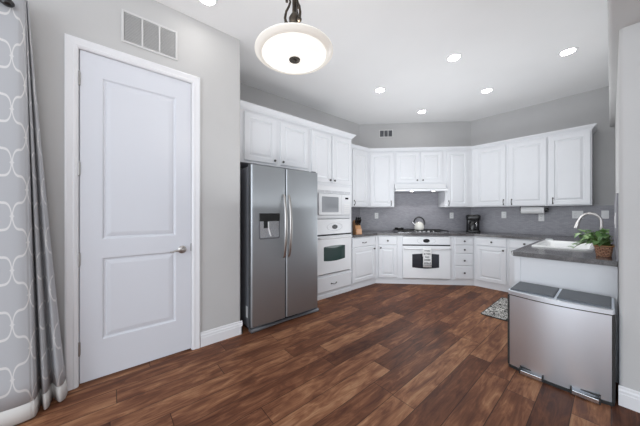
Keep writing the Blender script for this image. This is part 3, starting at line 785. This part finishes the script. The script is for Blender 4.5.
# kettle on the cooktop
x, y = P(4.50+.30, 1.02+.46)
t = thing('kettle', 'cream tea kettle with black arched handle on the cooktop', 'kettle', (x, y, .942), PI/4)
b = MB(); b.lathe([(.075, .0), (.086, .012), (.088, .05), (.080, .095), (.060, .128), (.038, .142)], 32); b.build('body', plain('kettle_cream', (.80, .78, .72), .2), t, 40)
b = MB(); b.lathe([(.040, .140), (.034, .150), (.010, .154), (.010, .160), (.014, .168), (.004, .174)], 20); b.build('lid', 'steel_plain', t, 40)
b = MB(); b.tube([(-.070, 0, .085), (-.105, 0, .118), (-.128, 0, .148)], [.022, .016, .012], 12); b.build('spout', 'steel_plain', t, 50)
b = MB(); b.tube([(.098*math.cos(a), 0, .118+.115*math.sin(a)) for a in [PI*(-.08+1.16*i/18) for i in range(19)]], .012, 10); b.build('handle', 'black', t, 50)
x, y = P(4.50+.10, 1.02+.045)
t = thing('spoon_rest', 'small round dark dish at the left edge of the cooktop', 'dish', (x, y, .942), PI/4)
MB().lathe([(.04, .0), (.072, .010), (.080, .045), (.074, .045), (.064, .014), (.0, .010)], 24).build('dish', 'black', t, 40)
MB().lathe([(.030, .012), (.030, .042), (.0, .046)], 18).build('white_centre', 'plastic_white', t, 40)

# ------------------------------------------------------------------ knife block and knives
kb = thing('knife_block', 'wooden knife block in the corner beside the oven tower', 'knife block', (-2.80, 3.19, .90), math.radians(62))
b = MB(); b.loft([[(x, y, z) for y, z in ((-.11, 0), (.06, 0), (.085, .20), (.02, .235), (-.07, .10))] for x in (-.05, .05)]); b.build('block', 'wood_block', kb)
b = MB(); b.box(-.045, .045, -.113, -.108, .012, .085, .002); b.build('front_face', 'wood_pale', kb)
kn = None
dirv = Vector((0, -.60, .80)); base0 = Vector((0, -.02, .172))
R35 = Matrix.Rotation(math.radians(62), 4, 'Z')
slots = [(-.032, .022), (0, .022), (.032, .022), (-.032, -.022), (0, -.022), (.032, -.022)]
names = ['back left', 'back middle', 'back right', 'front left', 'front middle', 'front right']
face_d = Vector((0, .09, .135)).normalized()
for (sx_, sd), nm in zip(slots, names):
    pt = R35 @ (base0 + face_d*sd + Vector((sx_, 0, 0))); pt += Vector((-2.80, 3.19, .90))
    if kn is None:
        kn = thing('knife', '', 'knife', pt, math.radians(62), 'black-handled knives in the wooden block')
        b = MB(); p1 = dirv*.005; L_ = .115
        b.loft([[tuple(dirv*s_ + Vector((cx, 0, 0)) + dirv.cross(Vector((1, 0, 0)))*cy) for cx, cy in ((-.009, -.013), (.009, -.013), (.009, .013), (-.009, .013))] for s_ in (.003, .03, .08, L_)])
        b.build('handle', 'black', kn)
        b = MB(); b.loft([[tuple(dirv*s_ + Vector((cx, 0, 0)) + dirv.cross(Vector((1, 0, 0)))*cy) for cx, cy in ((-.008, -.012), (.008, -.012), (.008, .012), (-.008, .012))] for s_ in (.001, .004)]); b.build('bolster', 'steel_plain', kn)
        o = kn
    else:
        o = copy_tree(kn); o.location = pt
    o['label'] = 'black-handled knife in the %s slot of the wooden block' % nm

# ------------------------------------------------------------------ coffee maker
t = thing('coffee_maker', 'black rounded coffee maker in the right-hand corner of the worktop', 'coffee maker', (-1.655, 5.12, .90), math.radians(22))
def cm(e, z, y0=-.10): return [(x, y, z) for x, y in rrect(-.112+e, .112-e, y0+e, .10-e, .05)]
MB().loft([cm(.004, 0), cm(0, .006), cm(0, .030), cm(.004, .036)]).build('base', 'black', t, 40)
MB().loft([[(x, y, z) for x, y in rrect(-.105, .105, .0, .098, .04)] for z in (.036, .225)]).build('water_tank', 'black', t, 40)
MB().loft([cm(.004, .222), cm(0, .23), cm(-.004, .295), cm(.006, .318), cm(.03, .324)]).build('brew_head', 'black', t, 40)
MB().loft([cm(.034, .3235), cm(.036, .327)]).build('lid', 'steel_plain', t, 40, 'silver lid plate on top')
b = MB(); b.lathe([(.055, .036), (.074, .05), (.076, .13), (.060, .175), (.050, .19)], 28, (-.01, -.028, 0)); b.build('carafe', 'black', t, 40)
b = MB(); b.lathe([(.052, .19), (.052, .210), (.02, .216)], 24, (-.01, -.028, 0)); b.build('carafe_lid', 'black_matte', t, 40)
b = MB(); b.tube([(.030, -.085, .190), (.042, -.122, .175), (.044, -.126, .10), (.030, -.095, .06)], .007, 8); b.build('carafe_handle', 'steel_plain', t, 50)

# ------------------------------------------------------------------ paper towel
t = thing('paper_towel_holder', 'black under-cabinet paper towel holder near the sink', 'paper towel holder', (-.815, 5.17, UZ0), 0)
b = MB(); b.box(-.16, .165, -.02, .02, -.006, 0)
for xx_ in (-.160, .155): b.box(xx_, xx_+.010, -.014, .014, -.080, -.006)
b.build('bracket', 'black', t)
b = MB(); b.lathe([(.03, .150), (.03, .185), (.015, .190)], 18, (0, 0, -.062), 'x'); b.build('end_cap', 'black', t, 40)
o = MB().lathe([(.018, -.142), (.058, -.142), (.058, .142), (.018, .142)], 32, (-.815, 5.17, UZ0-.066), 'x').build('paper_towel_roll', 'paper', None, 40)
tag(o, 'white roll of paper towel hanging under the wall cabinet', 'paper towel')
# ------------------------------------------------------------------ outlets and switches
def outlet(label, loc, rz, gangs=1, kind='outlet'):
    t = thing('wall_outlet' if kind == 'outlet' else 'light_switch', label, 'outlet' if kind == 'outlet' else 'switch', loc, rz, 'white cover plates on the backsplash')
    w = .072 if gangs == 1 else .116
    plate(MB(), -w/2, w/2, -.058, .058, -.006, 0, .005).build('cover_plate', 'plastic_white', t)
    for g in range(gangs):
        cx = 0 if gangs == 1 else (-.023+.046*g)
        if kind == 'outlet' and g == 0:
            for zz_ in (-.021, .021):
                q = plate(MB(), cx-.015, cx+.015, zz_-.013, zz_+.013, -.0078, -.005, .008).build('receptacle', 'plastic_white', t)
                b = MB(); b.box(cx-.008, cx-.005, -.0082, -.0075, zz_-.004, zz_+.006); b.box(cx+.005, cx+.008, -.0082, -.0075, zz_-.004, zz_+.006); b.build('slots', 'dark', q)
        else:
            plate(MB(), cx-.016, cx+.016, -.032, .032, -.009, -.005, .003).build('rocker', 'plastic_white', t)
    return t
x, y = P(5.0369, .72); outlet('white outlet on the angled backsplash left of the kettle', (x, y, 1.20), PI/4)
x, y = P(5.0369, 2.183-.01); outlet('white outlet on the angled backsplash between cooktop and coffee maker', (x, y, 1.205), PI/4)
outlet('white outlet on the backsplash just right of the coffee maker', (-1.238, YK-.0101, 1.222), 0)
outlet('white outlet on the backsplash below the paper towel roll', (-.735, YK-.0101, 1.180), 0)
outlet('wide two-gang plate with outlet and switch behind the faucet spout', (-.325, YK-.0101, 1.230), 0, 2)
outlet('white switch plate on the backsplash right of the faucet', (-.055, YK-.0101, 1.232), 0, 1, 'switch')
outlet('white switch plate on the narrow wall return above the plant', (XS-.0103, 2.90, 1.20), -PI/2, 1, 'switch')

# ------------------------------------------------------------------ sink and faucet
t = thing('kitchen_sink', 'white enamel kitchen sink set into the worktop', 'sink', (0, 0, .90))
x0, x1, y0, y1 = SK
def rl(e, z, r): return [(x, y, z) for x, y in rrect(x0-e, x1+e, y0-e, y1+e, r)]
b = MB()
b.loft([rl(.028, .0005, .05), rl(.026, .010, .05), rl(.018, .015, .045), rl(.004, .014, .04), rl(-.008, .006, .035), rl(-.014, -.02, .04), rl(-.022, -.17, .05), rl(-.05, -.19, .05)], cap0=False)
b.build('bowl', 'sink', t, 60)
b = MB(); b.lathe([(.04, -.1895), (.04, -.187), (.02, -.186)], 20, ((x0+x1)/2, (y0+y1)/2, 0)); b.build('drain', 'chrome', t, 40)
fx, fy = -.062, 3.86
t = thing('faucet', 'brushed nickel gooseneck faucet arching over the sink', 'faucet', (fx, fy, .90))
b = MB(); b.lathe([(.026, .0005), (.026, .012), (.020, .020), (.016, .10)], 20); b.build('base', 'nickel', t, 40)
pts = [(0, 0, .08), (0, 0, .26)] + [(-.080+.080*math.cos(a), 0, .26+.090*math.sin(a)) for a in [PI*i/16 for i in range(1, 15)]]
pts.append((-.166, 0, .265))
b = MB(); b.tube(pts, .0125, 12); b.build('neck', 'nickel', t, 50)
b = MB(); b.tube([(-.165, 0, .267), (-.173, 0, .235), (-.184, 0, .190)], [.014, .018, .021], 14); b.build('spray_head', 'nickel', t, 50)
b = MB(); b.tube([(0, .018, .06), (0, .05, .072), (0, .10, .10)], [.009, .007, .006], 10); b.build('lever', 'nickel', t, 50)
o = MB().box(-.545, -.475, 4.225, 4.30, .9005, .925, .008).build('dish_sponge', 'sponge'); tag(o, 'small pale grey sponge at the far left corner of the sink', 'sponge')

# ------------------------------------------------------------------ plant in basket
bx0, bx1, by0, by1 = -.092, .014, 3.02, 3.20
t = thing('potted_plant', 'trailing green pothos in a woven basket on the sink counter', 'plant', ((bx0+bx1)/2, (by0+by1)/2, .90))
hx, hy = (bx1-bx0)/2, (by1-by0)/2
b = MB(); hgt = .088
L = []
for z, e in ((.0005, .012), (hgt, 0)):
    L.append([(x, y, z) for x, y in rrect(-hx+e, hx-e, -hy+e, hy-e, .025)])
n = len(L[0]); per = 0; us = [0]
for i in range(n):
    a_, c_ = Vector(L[1][i]), Vector(L[1][(i+1) % n]); per += (a_-c_).length; us.append(per)
for i in range(n):
    j = (i+1) % n
    b.uvquad([L[0][i], L[0][j], L[1][j], L[1][i]], [(us[i], 0), (us[i+1], 0), (us[i+1], hgt), (us[i], hgt)])
b.b.faces.new([b.b.verts.new(p) for p in L[0][::-1]])
bo = b.build('basket', 'basket', t, label='brown woven basket')
b = MB(); rim = [(x, y, hgt) for x, y in rrect(-hx, hx, -hy, hy, .025)]; b.tube(rim, .006, 8, closed=True); b.build('rim', 'wood_block', bo, 60)
MB().prism([(p[0]*.93, p[1]*.93) for p in rim], .055, hgt-.008).build('soil', 'soil', t)
rng = random.Random(11)
def leaf(b, base, d, up, L_, wd):
    d = d.normalized(); side = d.cross(up).normalized(); upn = side.cross(d).normalized()
    prof = [(0, .12), (.18, .85), (.42, 1.0), (.70, .62), (1.0, .02)]
    mid = []; lf = []; rt = []
    for s_, ww in prof:
        c = base + d*(L_*s_) - upn*(.30*L_*s_*s_)
        mid.append(b.b.verts.new(c)); lf.append(b.b.verts.new(c+side*wd*ww+upn*wd*ww*.28)); rt.append(b.b.verts.new(c-side*wd*ww+upn*wd*ww*.28))
    for i in range(len(prof)-1):
        b.b.faces.new((mid[i], mid[i+1], lf[i+1], lf[i])); b.b.faces.new((rt[i], rt[i+1], mid[i+1], mid[i]))
bl = MB(); bs = MB()
for i in range(120):
    a = rng.uniform(0, 2*PI); rr = rng.uniform(0, 1)**.6
    base = Vector((rr*math.cos(a)*hx*.8, rr*math.sin(a)*hy*.9, hgt-.01))
    out = Vector((math.cos(a), math.sin(a)*1.2, rng.uniform(.5, 2.4))).normalized()
    tip = base + out*rng.uniform(.05, .15)
    if tip.x > hx*.9: tip.x = hx*.6-rng.uniform(0, .04)
    bs.tube([tuple(base), tuple((base+tip)/2+Vector((0, 0, .008))), tuple(tip)], .0015, 5)
    dd = Vector((out.x+rng.uniform(-.5, .3), out.y+rng.uniform(-.5, .5), rng.uniform(-.35, .5)))
    if tip.x > 0: dd.x = -abs(dd.x)-.2
    leaf(bl, tip, dd, Vector((rng.uniform(-.3, .3), rng.uniform(-.3, .3), 1)), rng.uniform(.045, .070), rng.uniform(.017, .026))
for tr in range(4):   # trailing vines towards the sink
    p = Vector((-hx*.6, -hy*.3+tr*.06, hgt)); v = Vector((-.024, rng.uniform(-.012, .012), .012)); pts = [tuple(p)]
    for k in range(6-tr % 2):
        p = p+v; v.z -= .0075; 
        if p.z < .012: p.z = .012; v.z = 0
        pts.append(tuple(p))
        leaf(bl, p+Vector((0, 0, .004)), Vector((-.8, rng.uniform(-1, 1), rng.uniform(.1, .5))), Vector((0, 0, 1)), rng.uniform(.035, .055), rng.uniform(.012, .018))
    bs.tube(pts, .002, 6)
bl.build('foliage', 'leaf', t, 60); bs.build('stems', 'stem', t, 60)

# ------------------------------------------------------------------ step bin
BX0, BX1, BY0, BY1, BH = -.548, .016, 2.470, 2.826, .632
t = thing('trash_can', 'wide brushed steel dual step bin in front of the sink end panel', 'trash can', (BX0, BY0, 0))
w = BX1-BX0; dp_ = BY1-BY0
def bl_(z, e, bow=.042):
    pts = []
    n = 10; r = .022
    pts += [(e, dp_-e), (e, r+.012)]
    for i in range(n+1):
        s_ = i/n; pts.append((r*.4+e+(w-2*(e+r*.4))*s_, .010+e-bow*math.sin(PI*s_)))
    pts += [(w-e, r+.012), (w-e, dp_-e)]
    return [(x, y, z) for x, y in pts]
b = MB(); b.loft([bl_(.022, .004), bl_(BH-.045, .004)]); b.build('body', 'steel_bin', t, 28)
b = MB(); b.loft([bl_(.0, .0), bl_(.022, .0)]); b.build('base', 'black_matte', t)
b = MB(); b.loft([bl_(BH-.045, .0), bl_(BH-.038, 0)]); b.build('seal', 'black_matte', t)
b = MB(); b.loft([bl_(BH-.038, -.001), bl_(BH-.010, -.001), bl_(BH-.004, .004)]); b.build('rim', 'steel_bin', t, 30)
for xx_ in (-.002, w-.012): MB().box(xx_, xx_+.014, .012, .050, .022, BH-.045, .004).build('corner_post', 'black_matte', t)
for x0_, x1_ in ((.014, w/2-.008), (w/2+.008, w-.014)):
    b = MB(); b.box(x0_, x1_, .020, dp_-.018, BH-.012, BH+.008, .006); b.build('lid', 'lid_grey', t, label='dark grey lid')
for x0_ in (.092, .372):
    b = MB(); b.box(x0_, x0_+.125, -.045, -.002, .012, .020, .002); b.box(x0_, x0_+.125, -.047, -.041, .006, .034, .002); q = b.build('pedal', 'steel_plain', t)
    b = MB(); b.box(x0_-.008, x0_+.133, -.016, -.002, .042, .050); b.box(x0_-.008, x0_, -.046, -.002, .006, .050); b.box(x0_+.125, x0_+.133, -.046, -.002, .006, .050); b.build('pedal_frame', 'black_matte', q)

# ------------------------------------------------------------------ rug
b = MB(); q0 = rrect(-1.045, -.62, 3.49, 4.40, .02)
b.loft([[(x, y, z) for x, y in q0] for z in (.0005, .009)])
o = b.build('kitchen_rug', 'rug'); tag(o, 'black and white patterned rug on the floor by the sink', 'rug')
b = MB(); b.tube([(x, y, .006) for x, y in q0], .006, 8, closed=True); b.build('border', 'black_matte', o)

# ------------------------------------------------------------------ curtain and rod
top = [(-2.430, -.416), (-2.402, -.410), (-2.390, -.411), (-2.410, -.419), (-2.385, -.417), (-2.375, -.418), (-2.395, -.424), (-2.352, -.416), (-2.342, -.420), (-2.334, -.430), (-2.328, -.450), (-2.326, -.53), (-2.330, -.66), (-2.40, -.74), (-2.42, -.80), (-2.35, -.90), (-2.35, -1.3)]
bot = [(-2.435, -.236), (-2.362, -.243), (-2.345, -.266), (-2.425, -.303), (-2.330, -.312), (-2.315, -.328), (-2.400, -.352), (-2.285, -.358), (-2.268, -.372), (-2.262, -.385), (-2.256, -.43), (-2.258, -.52), (-2.262, -.68), (-2.36, -.76), (-2.41, -.82), (-2.31, -.92), (-2.30, -1.3)]
def smooth_curve(c, n):
    P_ = [Vector(p) for p in c]; out = []
    for i in range(len(P_)-1):
        p0, p1, p2, p3 = P_[max(i-1, 0)], P_[i], P_[i+1], P_[min(i+2, len(P_)-1)]
        for k in range(n):
            s_ = k/n
            out.append(.5*((2*p1)+(p2-p0)*s_+(2*p0-5*p1+4*p2-p3)*s_*s_+(3*p1-p0-3*p2+p3)*s_**3))
    out.append(P_[-1]); return out
tc_, bc_ = smooth_curve(top, 8), smooth_curve(bot, 8)
ZT, ZB = 2.60, .012
def sheet(z0, z1, nz, name, mat, parent, off=0):
    b = MB(); uvl = b.b.loops.layers.uv.new('UVMap')
    us = [0]
    for i in range(len(bc_)-1): us.append(us[-1]+(bc_[i+1]-bc_[i]).length)
    V = []
    for k in range(nz+1):
        z = z0+(z1-z0)*k/nz; s_ = ((z-ZB)/(ZT-ZB)); s2 = s_**.9
        V.append([b.b.verts.new((bc_[i].x*(1-s2)+tc_[i].x*s2, bc_[i].y*(1-s2)+tc_[i].y*s2, z)) for i in range(len(bc_))])
    for k in range(nz):
        for i in range(len(bc_)-1):
            f = b.b.faces.new((V[k][i], V[k][i+1], V[k+1][i+1], V[k+1][i]))
            for l, (uu, kk) in zip(f.loops, ((us[i], k), (us[i+1], k), (us[i+1], k+1), (us[i], k+1))): l[uvl].uv = (uu, z0+(z1-z0)*kk/nz)
    o = b.build(name, mat, parent, 70); md = o.modifiers.new('thick', 'SOLIDIFY'); md.thickness = .003; md.offset = 0
    return o
cu = thing('curtain', 'floor-length grey curtain with white trellis pattern beside the door', 'curtain', (0, 0, 0))
sheet(ZB+.10, ZT, 20, 'panel', 'curtain', cu)
sheet(ZB, ZB+.10, 2, 'hem_band', 'band_white', cu)
rd = thing('curtain_rod', 'black curtain rod end at the top of the grey curtain', 'curtain rod', (-2.29, -.47, 2.487))
MB().lathe([(.012, -1.6), (.012, -.02)], 14, (0, 0, .012), 'y').build('rod', 'black', rd, 40)
b = MB(); b.sphere((0, 0, 0.006), .026, (1, 1.1, .9)); b.lathe([(.012, -.03), (.018, -.02)], 14, (0, 0, .008), 'y'); b.build('finial', 'black', rd, 50)
b = MB(); b.box(-.195, .0, -.906, -.894, .006, .018); b.box(-.1965, -.19, -.93, -.87, -.03, .05); b.build('bracket', 'black', rd)

# ------------------------------------------------------------------ pendant
t = thing('pendant_lamp', 'alabaster glass bowl pendant lamp on a dark bronze chain', 'lamp', (-1.085, .742, 2.125))
u_ = (294.5-320)/246; dd_ = 1.30
ax_ = Vector((-math.sin(math.radians(CAM_YAW)), math.cos(math.radians(CAM_YAW)))); rt_ = Vector((math.cos(math.radians(CAM_YAW)), math.sin(math.radians(CAM_YAW))))
t.location = (ax_.x*dd_+rt_.x*u_*dd_, ax_.y*dd_+rt_.y*u_*dd_, 2.095)
tilt = Matrix.Rotation(math.radians(-1.5), 4, Vector((ax_.x, ax_.y, 0)))
b = MB(); b.lathe([(.0, -.030), (.06, -.029), (.11, -.025), (.143, -.018), (.162, -.011), (.168, -.006), (.166, -.001), (.158, -.004), (.14, -.010), (.10, -.017), (.05, -.021), (.0, -.022)], 48)
bmesh.ops.transform(b.b, matrix=tilt, verts=b.b.verts); b.build('bowl', 'alabaster', t, 50, 'glowing alabaster glass bowl')
b = MB(); prof_ = [(.168, -.008), (.176, -.010), (.186, -.006), (.198, .000), (.204, .005), (.203, .010), (.190, .008), (.176, .002), (.167, -.001)]
b.lathe(prof_ + [prof_[0]], 48, cap=False); bmesh.ops.remove_doubles(b.b, verts=b.b.verts, dist=1e-6)
bmesh.ops.transform(b.b, matrix=tilt, verts=b.b.verts); b.build('rim', plain('cream_glass', (.83, .80, .74), .2, 0, (1, .96, .88), .32), t, 50, 'cream flared rim of the bowl')
b = MB(); b.lathe([(.003, -.042), (.009, -.044), (.012, -.037), (.028, -.035), (.030, -.031), (.0, -.027)], 24); bmesh.ops.transform(b.b, matrix=tilt, verts=b.b.verts); b.build('finial', 'bronze', t, 40)
b = MB(); b.lathe([(.009, -.02), (.009, .10), (.013, .13), (.026, .15), (.030, .185), (.020, .205), (.012, .215), (.012, .30), (.020, .31), (.008, .335)], 14); b.build('stem', 'bronze', t, 40)
for k in range(3):
    a = 2*PI*k/3+2.27
    b = MB(); pts = [(.012, 0, .13), (.055, 0, .10), (.12, 0, .04), (.140, 0, .022), (.150, 0, .020), (.156, 0, .024), (.160, 0, .026)]
    b.tube([(p[0]*math.cos(a), p[0]*math.sin(a), p[2]+.004) for p in pts], [.006, .0055, .005, .005, .0055, .006, .007], 8)
    b.build('arm', 'bronze', t, 50)
    sa = (4.01, 6.3, 2.1)[k]
    sc = [(.014, .150), (.030, .148), (.044, .162), (.050, .190), (.044, .225), (.030, .250), (.022, .275), (.030, .300), (.042, .292), (.040, .276)]
    b = MB(); b.tube([(p[0]*math.cos(sa), p[0]*math.sin(sa), p[1]) for p in sc], [.007, .008, .008, .007, .006, .006, .0055, .005, .006, .008], 8); b.sphere((.042*math.cos(sa), .042*math.sin(sa), .158), .013); b.build('scroll', 'bronze', t, 50)
top_z = CEIL-2.095
z = .33; i = 0
while z < top_z-.06:
    b = MB(); n = 14
    pl_ = [(.011*math.cos(2*PI*k/n), .021*math.sin(2*PI*k/n)) for k in range(n)]
    b.tube([(p, 0, z+.018+q) if i % 2 else (0, p, z+.018+q) for p, q in pl_], .0034, 6, closed=True); b.build('chain_link', 'bronze', t, 60)
    z += .033; i += 1
b = MB(); b.lathe([(.012, top_z-.055), (.045, top_z-.035), (.062, top_z-.012), (.062, top_z)], 24); b.build('canopy', 'bronze', t, 40)
pl = bpy.data.lights.new('pendant_bulb', 'POINT'); pl.energy = 9; pl.color = (1, .93, .84); pl.shadow_soft_size = .05
po = bpy.data.objects.new('pendant_bulb', pl); COL.objects.link(po); po.parent = t; po.location = (.0, .0, .06)

# ------------------------------------------------------------------ recessed lights
spots = [(-.31, 3.875, 'nearest the lower ceiling edge'), (-1.172, 3.018, 'in the middle of the ceiling'), (-2.18, 2.991, 'nearest the fridge cabinets'),
         (-1.176, 4.203, 'nearest the right-hand wall cabinets'), (-2.163, 4.194, 'nearest the range hood'), (-2.185, .607, 'above the door beside the pendant')]
first = None
for x, y, wh in spots:
    if first is None:
        first = t = thing('recessed_light', '', 'recessed light', (x, y, CEIL), 0, 'recessed ceiling lights')
        b = MB(); b.lathe([(.060, -.003), (.068, -.006), (.082, -.004), (.084, 0), (.060, 0)], 32); b.build('trim_ring', 'plastic_white', t, 40)
        b = MB(); b.lathe([(.061, -.001), (.061, -.0035), (.0, -.0038)], 32); b.build('lens', 'lens', t, 40)
    else:
        t = copy_tree(first); t.location = (x, y, CEIL)
    t['label'] = 'round recessed ceiling light ' + wh
